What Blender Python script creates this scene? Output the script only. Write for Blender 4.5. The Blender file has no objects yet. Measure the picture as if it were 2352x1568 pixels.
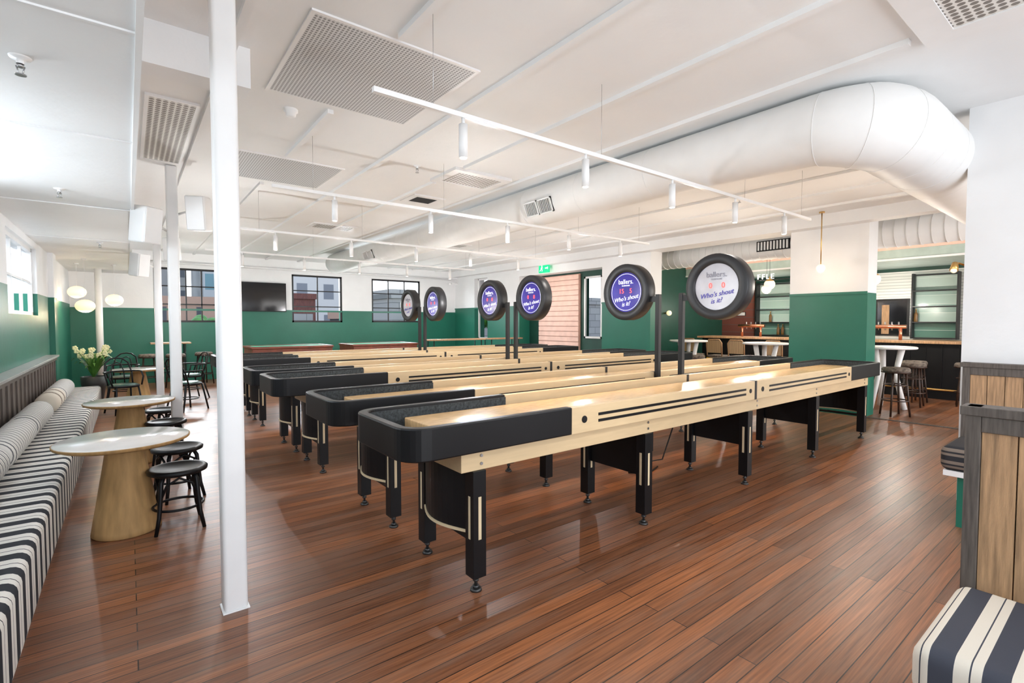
import bpy, math, random
from mathutils import Vector, Matrix
random.seed(4)
S=bpy.context.scene
COL=S.collection
rad=math.radians
# ------------------------------------------------------------------ materials
def nt(name):
    m=bpy.data.materials.new(name); m.use_nodes=True
    n=m.node_tree.nodes; l=m.node_tree.links
    b=n.get('Principled BSDF'); return m,n,l,b
def setin(b,k,v):
    if k in b.inputs: b.inputs[k].default_value=v
def pbr(name,col,rough=.5,metal=0,var=.08,scale=6,bump=0,bscale=40,coat=0,emit=None,es=0,stretch=None,spec=.5):
    m,n,l,b=nt(name)
    c=(*col,1)
    tc=n.new('ShaderNodeTexCoord'); mp=n.new('ShaderNodeMapping')
    l.new(tc.outputs['Object'],mp.inputs[0])
    if stretch: mp.inputs['Scale'].default_value=stretch
    no=n.new('ShaderNodeTexNoise'); no.inputs['Scale'].default_value=scale; no.inputs['Detail'].default_value=5
    l.new(mp.outputs[0],no.inputs['Vector'])
    r=n.new('ShaderNodeValToRGB')
    r.color_ramp.elements[0].position=.3; r.color_ramp.elements[1].position=.7
    r.color_ramp.elements[0].color=tuple(max(0,x*(1-var)) for x in col)+(1,)
    r.color_ramp.elements[1].color=tuple(min(1,x*(1+var)) for x in col)+(1,)
    l.new(no.outputs['Fac'],r.inputs[0]); l.new(r.outputs[0],b.inputs['Base Color'])
    b.inputs['Roughness'].default_value=rough; b.inputs['Metallic'].default_value=metal
    setin(b,'Coat Weight',coat); setin(b,'Coat Roughness',.2); setin(b,'Specular IOR Level',spec)
    if bump:
        n2=n.new('ShaderNodeTexNoise'); n2.inputs['Scale'].default_value=bscale; n2.inputs['Detail'].default_value=4
        l.new(mp.outputs[0],n2.inputs['Vector'])
        bp=n.new('ShaderNodeBump'); bp.inputs['Strength'].default_value=bump; bp.inputs['Distance'].default_value=.02
        l.new(n2.outputs['Fac'],bp.inputs['Height']); l.new(bp.outputs[0],b.inputs['Normal'])
    if emit:
        b.inputs['Emission Color'].default_value=(*emit,1); b.inputs['Emission Strength'].default_value=es
    return m
def stripes(name,axis,period,bands,light,dark,rough=.85):
    m,n,l,b=nt(name)
    tc=n.new('ShaderNodeTexCoord'); sp=n.new('ShaderNodeSeparateXYZ'); l.new(tc.outputs['Object'],sp.inputs[0])
    d=n.new('ShaderNodeMath'); d.operation='DIVIDE'; d.inputs[1].default_value=period; l.new(sp.outputs[axis],d.inputs[0])
    f=n.new('ShaderNodeMath'); f.operation='FRACT'; l.new(d.outputs[0],f.inputs[0])
    r=n.new('ShaderNodeValToRGB'); r.color_ramp.interpolation='CONSTANT'
    r.color_ramp.elements[0].color=(*light,1); r.color_ramp.elements[1].position=bands[0][0]; r.color_ramp.elements[1].color=(*dark,1)
    e=r.color_ramp.elements.new(bands[0][1]); e.color=(*light,1)
    for a,c in bands[1:]:
        e=r.color_ramp.elements.new(a); e.color=(*dark,1)
        e=r.color_ramp.elements.new(c); e.color=(*light,1)
    l.new(f.outputs[0],r.inputs[0]); l.new(r.outputs[0],b.inputs['Base Color']); b.inputs['Roughness'].default_value=rough
    no=n.new('ShaderNodeTexNoise'); no.inputs['Scale'].default_value=250; l.new(tc.outputs['Object'],no.inputs['Vector'])
    bp=n.new('ShaderNodeBump'); bp.inputs['Strength'].default_value=.2; bp.inputs['Distance'].default_value=.004
    l.new(no.outputs['Fac'],bp.inputs['Height']); l.new(bp.outputs[0],b.inputs['Normal'])
    return m
def brickmat(name,c1,c2,mortar,w,h,ms,rough,rot=(0,0,0),bump=.3,offset=.5,coat=0,sq=1):
    m,n,l,b=nt(name)
    tc=n.new('ShaderNodeTexCoord'); mp=n.new('ShaderNodeMapping'); mp.inputs['Rotation'].default_value=rot
    l.new(tc.outputs['Object'],mp.inputs[0])
    br=n.new('ShaderNodeTexBrick'); l.new(mp.outputs[0],br.inputs['Vector'])
    br.inputs['Color1'].default_value=(*c1,1); br.inputs['Color2'].default_value=(*c2,1); br.inputs['Mortar'].default_value=(*mortar,1)
    br.inputs['Scale'].default_value=1; br.inputs['Brick Width'].default_value=w; br.inputs['Row Height'].default_value=h
    br.inputs['Mortar Size'].default_value=ms; br.offset=offset
    l.new(br.outputs['Color'],b.inputs['Base Color']); b.inputs['Roughness'].default_value=rough; setin(b,'Coat Weight',coat)
    bp=n.new('ShaderNodeBump'); bp.inputs['Strength'].default_value=bump; bp.inputs['Distance'].default_value=.01; bp.invert=True
    l.new(br.outputs['Fac'],bp.inputs['Height']); l.new(bp.outputs[0],b.inputs['Normal'])
    return m
def floor_mat():
    m,n,l,b=nt('worn_timber_boards')
    tc=n.new('ShaderNodeTexCoord')
    br=n.new('ShaderNodeTexBrick'); l.new(tc.outputs['Object'],br.inputs['Vector'])
    br.inputs['Color1'].default_value=(.34,.125,.048,1); br.inputs['Color2'].default_value=(.15,.058,.027,1); br.inputs['Mortar'].default_value=(.015,.007,.005,1)
    br.inputs['Scale'].default_value=1; br.inputs['Brick Width'].default_value=3.4; br.inputs['Row Height'].default_value=.085
    br.inputs['Mortar Size'].default_value=.0026; br.inputs['Bias'].default_value=0; br.offset=.37
    mp=n.new('ShaderNodeMapping'); mp.inputs['Scale'].default_value=(1.0,34,1); l.new(tc.outputs['Object'],mp.inputs[0])
    g=n.new('ShaderNodeTexNoise'); g.inputs['Scale'].default_value=2.5; g.inputs['Detail'].default_value=8; l.new(mp.outputs[0],g.inputs['Vector'])
    gr=n.new('ShaderNodeValToRGB'); gr.color_ramp.elements[0].position=.3; gr.color_ramp.elements[0].color=(.52,.50,.50,1); gr.color_ramp.elements[1].position=.72; gr.color_ramp.elements[1].color=(1.25,1.25,1.25,1)
    l.new(g.outputs['Fac'],gr.inputs[0])
    mx=n.new('ShaderNodeMix'); mx.data_type='RGBA'; mx.blend_type='MULTIPLY'; mx.inputs[0].default_value=1
    l.new(br.outputs['Color'],mx.inputs[6]); l.new(gr.outputs[0],mx.inputs[7])
    mw=n.new('ShaderNodeMapping'); mw.inputs['Scale'].default_value=(.7,4,1); l.new(tc.outputs['Object'],mw.inputs[0])
    w=n.new('ShaderNodeTexNoise'); w.inputs['Scale'].default_value=1.1; w.inputs['Detail'].default_value=10; w.inputs['Roughness'].default_value=.72; l.new(mw.outputs[0],w.inputs['Vector'])
    wr=n.new('ShaderNodeValToRGB'); wr.color_ramp.elements[0].position=.46; wr.color_ramp.elements[0].color=(0,0,0,1); wr.color_ramp.elements[1].position=.74; wr.color_ramp.elements[1].color=(.7,.7,.7,1)
    l.new(w.outputs['Fac'],wr.inputs[0])
    m2=n.new('ShaderNodeMix'); m2.data_type='RGBA'; l.new(wr.outputs[0],m2.inputs[0]); l.new(mx.outputs[2],m2.inputs[6]); m2.inputs[7].default_value=(.21,.145,.11,1)
    l.new(m2.outputs[2],b.inputs['Base Color'])
    rr=n.new('ShaderNodeMapRange'); rr.inputs[1].default_value=.3; rr.inputs[2].default_value=.75; rr.inputs[3].default_value=.32; rr.inputs[4].default_value=.42
    l.new(w.outputs['Fac'],rr.inputs[0]); l.new(rr.outputs[0],b.inputs['Roughness'])
    bp=n.new('ShaderNodeBump'); bp.inputs['Strength'].default_value=.4; bp.inputs['Distance'].default_value=.004; bp.invert=True
    l.new(br.outputs['Fac'],bp.inputs['Height'])
    b2=n.new('ShaderNodeBump'); b2.inputs['Strength'].default_value=.10; b2.inputs['Distance'].default_value=.006
    l.new(g.outputs['Fac'],b2.inputs['Height']); l.new(bp.outputs[0],b2.inputs['Normal']); l.new(b2.outputs[0],b.inputs['Normal'])
    return m
def perf_mat(name,base,hole,cell,thr):
    m,n,l,b=nt(name)
    tc=n.new('ShaderNodeTexCoord'); v=n.new('ShaderNodeTexVoronoi'); v.inputs['Scale'].default_value=1/cell; v.inputs['Randomness'].default_value=0
    v.voronoi_dimensions='2D'; l.new(tc.outputs['Object'],v.inputs['Vector'])
    r=n.new('ShaderNodeValToRGB'); r.color_ramp.elements[0].position=thr; r.color_ramp.elements[0].color=(*hole,1); r.color_ramp.elements[1].position=thr+.08; r.color_ramp.elements[1].color=(*base,1)
    l.new(v.outputs['Distance'],r.inputs[0]); l.new(r.outputs[0],b.inputs['Base Color']); b.inputs['Roughness'].default_value=.45
    return m
M={}
M['white']=pbr('white_wall_paint',(.83,.835,.84),.6,var=.03,scale=2,bump=.15,bscale=12)
M['ceil']=pbr('ceiling_paint',(.85,.855,.855),.6,var=.025,scale=1.2,bump=.35,bscale=5)
M['whitem']=pbr('white_enamel',(.84,.84,.84),.35,var=.02)
M['ductw']=pbr('painted_duct_white',(.84,.84,.83),.5,var=.02)
M['green']=pbr('green_wall_paint',(.012,.145,.095),.45,var=.08,scale=2,bump=.08,bscale=15)
M['dgreen']=pbr('dark_green_paint',(.01,.06,.042),.4,var=.1)
M['lgreen']=pbr('pale_green_paint',(.42,.52,.48),.5)
M['black']=pbr('black_lacquer',(.005,.005,.006),.42,var=.1,spec=.3)
M['blackm']=pbr('black_metal',(.012,.012,.013),.45,var=.1,spec=.35)
M['drum']=pbr('charcoal_plastic',(.018,.019,.022),.42,var=.05)
M['carpet']=pbr('charcoal_felt',(.05,.056,.058),.95,var=.45,scale=60,bump=.4,bscale=180)
M['maple']=pbr('varnished_maple',(.66,.43,.21),.26,var=.18,scale=14,stretch=(1,5,1),coat=.35)
M['ply']=pbr('pale_birch',(.62,.46,.27),.42,var=.05,scale=5,stretch=(1,6,8))
M['inlay']=pbr('birch_inlay',(.66,.53,.34),.5)
M['chrome']=pbr('steel',(.45,.45,.46),.3,1)
M['dsteel']=pbr('dark_steel',(.09,.09,.09),.4,.8)
M['floor']=floor_mat()
M['oakd']=pbr('dark_stained_timber',(.10,.082,.07),.55,var=.35,scale=7,stretch=(12,12,1),bump=.15)
M['oakp']=pbr('oak_planks',(.42,.25,.13),.5,var=.35,scale=5,stretch=(14,14,1),bump=.2)
M['walnut']=pbr('walnut_backrest',(.11,.085,.07),.45,var=.3,scale=7,stretch=(12,12,1))
M['marble']=pbr('white_marble',(.68,.64,.60),.12,var=.12,scale=2.5)
M['ledge']=pbr('grey_ledge',(.40,.40,.39),.35,var=.1)
M['goldply']=pbr('honey_veneer',(.44,.27,.115),.65,var=.2,scale=4,stretch=(6,6,.7),spec=.25)
M['pink']=pbr('pink_shutter_paint',(.86,.58,.48),.5)
M['pinkd']=pbr('pink_shutter_groove',(.58,.34,.27),.6)
M['copper']=pbr('copper',(.75,.32,.2),.25,1)
M['brass']=pbr('brass',(.70,.45,.16),.3,1)
M['cane']=perf_mat('cane_webbing',(.62,.45,.25),(.25,.15,.08),.02,.25)
M['glow']=pbr('lit_opal_glass',(.9,.85,.75),.3,emit=(1,.74,.38),es=.9)
M['glowc']=pbr('opal_glass_globe',(.8,.78,.72),.2,emit=(1,.84,.6),es=.7)
M['lens']=pbr('lamp_lens',(.9,.9,.85),.3,emit=(1,.92,.8),es=6)
M['led']=pbr('red_digits',(.9,.05,.05),.4,emit=(1,.08,.06),es=2)
M['scr']=pbr('blue_purple_screen',(.02,.016,.15),.15,var=.5,scale=5,emit=(.035,.02,.28),es=.8)
M['scrl']=pbr('pale_lavender_screen',(.50,.50,.54),.15,var=.15,scale=5,emit=(.6,.6,.68),es=.12)  # pale tone and faint glow paint in the nearest scoreboard's reflection
M['wtxt']=pbr('white_lettering',(.9,.9,.9),.5,emit=(1,1,1),es=.8)
M['gtxt']=pbr('grey_lettering',(.30,.30,.36),.5)
M['ptxt']=pbr('purple_lettering',(.05,.04,.34),.5,emit=(.05,.04,.34),es=.3)
M['leaf']=pbr('leaf_green',(.07,.20,.03),.5,var=.4)
M['flower']=pbr('cream_petals',(.82,.80,.5),.6)
M['pot']=pbr('charcoal_pot',(.04,.04,.04),.5)
M['tv']=pbr('dark_glass',(.008,.008,.01),.08)
M['perf']=perf_mat('perforated_metal',(.66,.67,.68),(.24,.24,.25),.024,.3)
M['grid']=perf_mat('vent_mesh',(.78,.77,.74),(.20,.18,.16),.045,.36)
M['felt']=pbr('green_felt',(.03,.30,.17),.9)
M['mahog']=pbr('mahogany',(.20,.05,.025),.3,var=.3)
M['exit']=pbr('exit_green',(.0,.45,.18),.4,emit=(0,.6,.25),es=.8)
M['yellow']=pbr('mustard_fringe',(.65,.42,.06),.9,var=.3,scale=60)
M['seatc']=pbr('dark_patterned_upholstery',(.13,.105,.085),.85,var=.7,scale=22)
M['bamboo']=pbr('dark_bamboo',(.035,.016,.010),.4,var=.5,scale=14)
M['tileg']=brickmat('green_glazed_tile',(.07,.18,.14),(.44,.54,.49),(.6,.65,.6),.2,.07,.004,.12,rot=(rad(90),0,rad(90)))
M['tilew']=brickmat('white_glazed_tile',(.80,.81,.78),(.72,.74,.70),(.35,.38,.36),.07,.25,.005,.15,rot=(rad(90),0,rad(90)),offset=0)
M['brick']=brickmat('red_brick',(.20,.06,.04),(.14,.04,.03),(.12,.09,.08),.22,.075,.008,.8,rot=(rad(90),0,rad(90)))
M['conc']=brickmat('concrete_blocks',(.36,.35,.33),(.30,.29,.28),(.18,.18,.17),.9,.4,.02,.9,rot=(rad(90),0,0))
M['tower']=brickmat('tower_glass',(.12,.28,.34),(.20,.38,.42),(.55,.58,.58),2.2,2.6,.5,.3,rot=(rad(90),0,0),offset=0)
M['tower2']=brickmat('tower_facade',(.16,.17,.19),(.22,.23,.25),(.60,.58,.55),2.5,3,.8,.6,rot=(rad(90),0,0),offset=0)
M['roof']=brickmat('warm_facade',(.05,.05,.06),(.10,.10,.11),(.42,.27,.2),1.6,3,.7,.8,rot=(rad(90),0,0),offset=0)
M['asph']=pbr('asphalt',(.12,.12,.12),.9)
M['bottle']=pbr('amber_bottle',(.14,.07,.02),.1)
M['dark']=pbr('dark_void',(.01,.01,.012),.9)
M['sband']=stripes('striped_bench_fabric',1,.17,[(.05,.47),(.72,.755)],(.76,.73,.68),(.014,.017,.025))
M['sbol']=stripes('fine_striped_fabric',1,.075,[(.1,.36),(.64,.72)],(.70,.68,.64),(.13,.13,.14))
M['stan']=stripes('tan_striped_fabric',1,.3,[(.3,.6)],(.62,.56,.47),(.20,.15,.11))
M['sbooth']=stripes('wide_striped_fabric',1,.24,[(.10,.34),(.44,.455),(.60,.84),(.92,.935)],(.76,.70,.60),(.05,.055,.075))
M['sbrn']=stripes('brown_striped_fabric',2,.09,[(.1,.25),(.5,.9)],(.20,.16,.13),(.02,.02,.025))

# ------------------------------------------------------------------ geometry
class G:
    def __init__(s): s.v=[];s.f=[];s.m=[];s.s=[]
    def add(s,vs,fs,m=0,sm=False):
        o=len(s.v); s.v+= [tuple(p) for p in vs]
        for f in fs: s.f.append([i+o for i in f]); s.m.append(m); s.s.append(sm)
        return s
    def box(s,x0,x1,y0,y1,z0,z1,m=0):
        x0,x1=sorted((x0,x1)); y0,y1=sorted((y0,y1)); z0,z1=sorted((z0,z1))
        return s.add([(x0,y0,z0),(x1,y0,z0),(x1,y1,z0),(x0,y1,z0),(x0,y0,z1),(x1,y0,z1),(x1,y1,z1),(x0,y1,z1)],
          [(3,2,1,0),(4,5,6,7),(0,1,5,4),(1,2,6,5),(2,3,7,6),(3,0,4,7)],m)
    def tube(s,pts,r,n=10,m=0,closed=False,caps=True,sm=True):
        pts=[Vector(p) for p in pts]; N=len(pts)
        rs=r if isinstance(r,(list,tuple)) else [r]*N
        T=[]
        for i in range(N):
            if closed: t=pts[(i+1)%N]-pts[i-1]
            elif i==0: t=pts[1]-pts[0]
            elif i==N-1: t=pts[-1]-pts[-2]
            else: t=pts[i+1]-pts[i-1]
            T.append(t.normalized())
        up=Vector((0,0,1)) if abs(T[0].z)<.9 else Vector((1,0,0))
        a=(up-T[0]*up.dot(T[0])).normalized(); vs=[]
        for i in range(N):
            a=(a-T[i]*a.dot(T[i])).normalized(); b=T[i].cross(a)
            for k in range(n):
                th=2*math.pi*k/n; vs.append(pts[i]+(a*math.cos(th)+b*math.sin(th))*rs[i])
        fs=[]
        for i in range(N if closed else N-1):
            j=(i+1)%N
            for k in range(n): fs.append((i*n+k,i*n+(k+1)%n,j*n+(k+1)%n,j*n+k))
        s.add(vs,fs,m,sm)
        if caps and not closed:
            o=len(s.v)-len(vs)
            s.f.append([o+k for k in range(n)][::-1]); s.m.append(m); s.s.append(False)
            s.f.append([o+(N-1)*n+k for k in range(n)]); s.m.append(m); s.s.append(False)
        return s
    def cyl(s,a,b,r,r2=None,n=16,m=0): return s.tube([a,b],[r,r if r2 is None else r2],n,m)
    def lathe(s,prof,c=(0,0,0),n=24,m=0,axis='z',sx=1,sy=1):
        vs=[]
        for r,z in prof:
            for k in range(n):
                th=2*math.pi*k/n; p=(r*math.cos(th)*sx,r*math.sin(th)*sy,z)
                if axis=='x': p=(z,p[0],p[1])
                if axis=='y': p=(p[1],z,p[0])
                vs.append((p[0]+c[0],p[1]+c[1],p[2]+c[2]))
        fs=[]
        for i in range(len(prof)-1):
            for k in range(n): fs.append((i*n+k,i*n+(k+1)%n,(i+1)*n+(k+1)%n,(i+1)*n+k))
        return s.add(vs,fs,m,True)
    def sphere(s,c,rx,ry=None,rz=None,n=20,m=0):
        ry=ry or rx; rz=rz or rx
        k=10; prof=[(max(1e-4,math.sin(math.pi*i/k)),-math.cos(math.pi*i/k)*rz) for i in range(k+1)]
        return s.lathe(prof,c,n,m,'z',rx,ry)
    def band(s,outer,inner,z0,z1,m=0):
        n=len(outer); vs=[]
        for (a,b),(c,d) in zip(outer,inner): vs+=[(a,b,z0),(a,b,z1),(c,d,z1),(c,d,z0)]
        fs=[]
        for i in range(n-1):
            for k in range(4): fs.append((i*4+k,i*4+(k+1)%4,(i+1)*4+(k+1)%4,(i+1)*4+k))
        fs+=[(3,2,1,0),((n-1)*4,(n-1)*4+1,(n-1)*4+2,(n-1)*4+3)]
        return s.add(vs,fs,m)
def make(g,name,mats,parent=None,loc=(0,0,0),rot=(0,0,0),label=None,cat=None,group=None,kind=None,bevel=0,seg=2):
    me=bpy.data.meshes.new(name); me.from_pydata(g.v,[],g.f)
    if not isinstance(mats,(list,tuple)): mats=[mats]
    for m in mats: me.materials.append(M[m] if isinstance(m,str) else m)
    me.polygons.foreach_set('material_index',g.m); me.polygons.foreach_set('use_smooth',g.s); me.update()
    import bmesh
    bm=bmesh.new(); bm.from_mesh(me); bmesh.ops.recalc_face_normals(bm,faces=bm.faces); bm.to_mesh(me); bm.free()
    o=bpy.data.objects.new(name,me); COL.objects.link(o); o.location=loc; o.rotation_euler=rot
    if parent: o.parent=parent
    if bevel:
        b=o.modifiers.new('Bevel','BEVEL'); b.width=bevel; b.segments=seg; b.limit_method='ANGLE'; b.angle_limit=rad(40); b.harden_normals=False
        if seg>2: me.polygons.foreach_set('use_smooth',[True]*len(me.polygons))
    tag(o,label,cat,group,kind); return o
def tag(o,label=None,cat=None,group=None,kind=None):
    if label: o['label']=label
    if cat: o['category']=cat
    if group: o['group']=group
    if kind: o['kind']=kind
def thing(name,label,cat,loc=(0,0,0),rot=0,group=None):
    e=bpy.data.objects.new(name,None); e.empty_display_size=.1; COL.objects.link(e); e.location=loc; e.rotation_euler=(0,0,rot)
    tag(e,label,cat,group); return e
def dup(root,loc,rot=None,label=None):
    def rec(o,par):
        c=o.copy(); COL.objects.link(c); c.parent=par
        for k in list(o.children): rec(k,c)
        return c
    c=rec(root,None); c.location=loc
    if rot is not None: c.rotation_euler=(0,0,rot)
    if label: c['label']=label
    return c
def text(body,size,mat,parent,mtx,name='lettering',shear=0,ext=.001,off=0):
    cu=bpy.data.curves.new('t','FONT'); cu.body=body; cu.size=size; cu.align_x='CENTER'; cu.align_y='CENTER'; cu.extrude=ext; cu.shear=shear; cu.resolution_u=3; cu.offset=off
    t=bpy.data.objects.new('t',cu); COL.objects.link(t)
    bpy.context.view_layer.update()
    me=bpy.data.meshes.new_from_object(t.evaluated_get(bpy.context.evaluated_depsgraph_get()))
    bpy.data.objects.remove(t)
    me.transform(mtx); me.materials.clear(); me.materials.append(M[mat]); me.name=name
    o=bpy.data.objects.new(name,me); COL.objects.link(o); o.parent=parent; return o
def faceX(x,y,z,roll=0): # text facing -X
    m=Matrix(((0,0,-1,x),(-1,0,0,y),(0,1,0,z),(0,0,0,1)))
    return m@Matrix.Rotation(roll,4,'Z')
def wallgrid(g,axis,p0,p1,a0,a1,z0,z1,holes,zs=None):
    A=sorted({a0,a1}|{min(max(h[i],a0),a1) for h in holes for i in (0,1)})
    Z=sorted({z0,z1}|{min(max(h[i],z0),z1) for h in holes for i in (2,3)}|({zs} if zs else set()))
    for i in range(len(A)-1):
        for j in range(len(Z)-1):
            ca=(A[i]+A[i+1])/2; cz=(Z[j]+Z[j+1])/2
            if any(h[0]<ca<h[1] and h[2]<cz<h[3] for h in holes): continue
            m=1 if zs and cz<zs else 0
            if axis=='x': g.box(p0,p1,A[i],A[i+1],Z[j],Z[j+1],m)
            else: g.box(A[i],A[i+1],p0,p1,Z[j],Z[j+1],m)
H=3.25; YF=15.2; XR=9.2; XL=-1.05
# ------------------------------------------------------------------ room shell
make(G().box(-1.3,15,-3.2,YF+.3,-.2,0),'floor','floor',kind='structure',label='worn reddish brown timber floorboards',cat=None)
g=G().box(-1.3,XR+.4,-3.2,YF+.3,H,H+.2); g.box(-1.3,.065,-3.2,YF,2.67,H)
make(g,'ceiling','ceil',kind='structure',label='white painted plaster ceiling with dropped soffit')
make(G().box(XR+.4,15,-3.2,YF+.3,3.4,3.6),'ceiling','ceil',kind='structure',label='white painted ceiling over the bar')
W1=(.515,1.875,1.5,2.88);W2=(3.747,5.19,1.5,2.88);W3=(6.13,7.82,1.5,2.88)
g=G(); wallgrid(g,'y',YF,YF+.3,-1.3,XR+.4,0,H,[W1,W2,W3],1.82)
make(g,'wall_back',['white','green'],kind='structure',label='white wall with green painted lower half')
LW=[(7.8,10.1,1.6,2.57),(3.4,5.9,1.6,2.57),(-.6,2.2,1.6,2.57)]
g=G(); wallgrid(g,'x',XL-.25,XL,-3.2,YF,0,2.67,LW,1.92)
make(g,'wall_left',['white','green'],kind='structure',label='white wall with green lower half')
make(G().box(XL,XL+.07,11.4,11.8,0,1.92,1).box(XL,XL+.07,11.4,11.8,1.92,2.67,0),'trim_90',['white','green'],kind='structure',label='shallow wall pilaster with green lower half')
for k,y in enumerate((1.55,2.55,4.1,6.6,9.2)): make(G().box(XL,.065,y,y+.018,2.662,2.67),'trim_%d'%(91+k),'whitem',kind='structure',label='panel joint strip on the dropped soffit')
make(G().box(.05,.075,-3.2,YF-.14,2.655,2.69),'trim_97','ceil',kind='structure',label='edge bead along the dropped soffit')
g=G(); wallgrid(g,'x',XR,XR+.4,-3.2,YF,0,H,[(-3.2,2.77,0,H),(3.93,6.87,0,3.08),(8.3,11.55,0,2.85),(13.2,13.96,.95,2.95)],1.97)
g.box(XR,XR+.4,-3.2,2.77,3.22,H+.1)
make(g,'wall_right',['white','green'],kind='structure',label='white wall and pillars with green lower half')
make(G().box(5.5,5.7,-3.2,.98,0,H),'wall_front','white',kind='structure',label='plain white wall end')
g=G(); wallgrid(g,'x',XR+.42,XR+.55,8.2,11.7,0,3.4,[(8.62,9.25,1.08,2.7)])
g.box(XR+.4,14.6,8.2,8.35,0,3.4)
make(g,'wall_passage','dgreen',kind='structure',label='dark green painted wall')
g=G().box(14.6,14.8,-3.2,8.2,0,3.4,0)
g.box(14.57,14.6,-3.2,5.8,1.1,2.7,1); g.box(14.57,14.6,7.2,8.2,0,2.7,2)
make(g,'wall_bar',['dgreen','tilew','brick'],kind='structure',label='bar wall with white vertical tiles and brick')
make(G().box(12.6,14.6,-3.2,8.2,2.78,3.4).box(12.58,12.6,-3.2,8.2,3.0,3.12,1).box(12.58,12.6,-3.2,8.2,2.78,2.82,2),'trim_1',['lgreen','pink','whitem'],kind='structure',label='pale green bulkhead with pink band')
make(G().box(XR-.04,XR+.02,-3.2,2.77,0,.012),'trim_2','oakd',kind='structure',label='timber threshold strip')
make(G().box(-1.0,XR,YF-.14,YF,3.02,H),'trim_3','white',kind='structure',label='white beam along the wall head')
make(G().box(-1.05,XR,YF-.025,YF,1.80,1.85),'trim_4','green',kind='structure',label='green dado rail')
make(G().box(XR-.02,XR,2.77,3.93,1.95,1.99).box(XR-.02,XR,6.87,8.3,1.95,1.99).box(XR-.02,XR,11.55,YF,1.95,1.99),'trim_5','green',kind='structure',label='green dado rail')
make(G().box(-1.05,XR,YF-.02,YF,0,.15),'baseboard_back','green',kind='structure',label='green skirting board')
make(G().box(XR-.02,XR,2.77,3.93,0,.15).box(XR-.02,XR,6.87,8.3,0,.15).box(XR-.02,XR,11.55,YF,0,.15),'baseboard_right','green',kind='structure',label='green skirting board')
make(G().box(.065,.66,3.6,3.78,3.0,H),'trim_6','white',kind='structure',label='short boxed ceiling beam')
make(G().box(XR-.25,XR,-3.2,YF-.14,3.06,H),'trim_7','white',kind='structure',label='white ceiling beam above the pillars')
i=8
for x,segs in ((.56,[(-3,3.6),(3.78,15)]),(1.36,[(-3,2.86),(4.2,5.6),(6.85,15)]),(2.2,[(-3,15)]),(3.04,[(-3,0),(.95,4.8),(5.5,15)]),(3.87,[(.98,15)]),(4.9,[(1.7,15)]),(5.75,[(1.7,15)]),(6.6,[(1.7,15)]),(7.45,[(1.7,15)]),(8.3,[(1.7,15)])):
    for a,b in segs:
        make(G().box(x-.024,x+.024,a,b,H-.034,H),'trim_%d'%i,'ceil',kind='structure',label='white ceiling batten'); i+=1
make(G().tube([(.1,YF-.2,2.98),(8.9,YF-.2,2.98)],.025,10),'ceiling_pipe','whitem',label='white painted pipe under the wall head beam',cat='pipe')
# ------------------------------------------------------------------ windows
def window(n,axis,p,a0,a1,z0,z1,nc,nr,mat='blackm',t=.03,open_=False):
    g=G(); 
    def bx(a,b,c,d,w=.05):
        if axis=='y': g.box(a,b,p,p+w,c,d)
        else: g.box(p,p+w,a,b,c,d)
    bx(a0,a1,z0,z0+.05);bx(a0,a1,z1-.05,z1);bx(a0,a0+.05,z0,z1);bx(a1-.05,a1,z0,z1)
    for k in range(1,nc): a=a0+(a1-a0)*k/nc; bx(a-t/2,a+t/2,z0+.05,z1-.05,.035)
    for k in range(1,nr): z=z0+(z1-z0)*k/nr; bx(a0+.05,a1-.05,z-t/2,z+t/2,.03)
    return make(g,'window_%d'%n,mat,kind='structure',label='steel framed multi-pane window' if mat=='blackm' else 'white framed multi-pane window')
window(1,'y',YF+.02,*W1,4,3); window(2,'y',YF+.02,*W2,2,3); window(3,'y',YF+.02,*W3,3,3)
for k,w in enumerate(LW): window(4+k,'x',XL-.1,*w,3,2,'whitem',.03)
window(7,'x',XR+.15,13.2,13.96,.95,2.95,1,1,'whitem')
window(8,'x',XR+.36,8.62,9.25,1.08,2.7,1,1,'whitem',.05)
g=G().box(XR+.37,XR+.41,9.42,11.08,0,2.8,1)
for k in range(20): g.box(XR+.34,XR+.37,9.44,11.06,.0+k*.14,.122+k*.14,0)
make(g,'door_1',['pink','pinkd'],kind='structure',label='pink slatted shutter door')
# ------------------------------------------------------------------ columns
for x,y,r,h in ((.412,2.93,.056,H),(.42,6.8,.056,H),(.42,10.6,.056,H)):
    c=thing('support_column','white painted square steel support column','column',(x,y,0),group='white support columns')
    make(G().box(-r,r,-r,r,0,h),'shaft','whitem',c,bevel=.02,seg=4)
    make(G().box(-r-.006,r+.006,-r-.006,r+.006,0,.006),'base_plate','whitem',c)
c=thing('support_column','white painted column beside the potted orchid','column',(-.5,14.2,0),group='white support columns')
make(G().cyl((0,0,0),(0,0,2.67),.065,n=20),'shaft','whitem',c)
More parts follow.
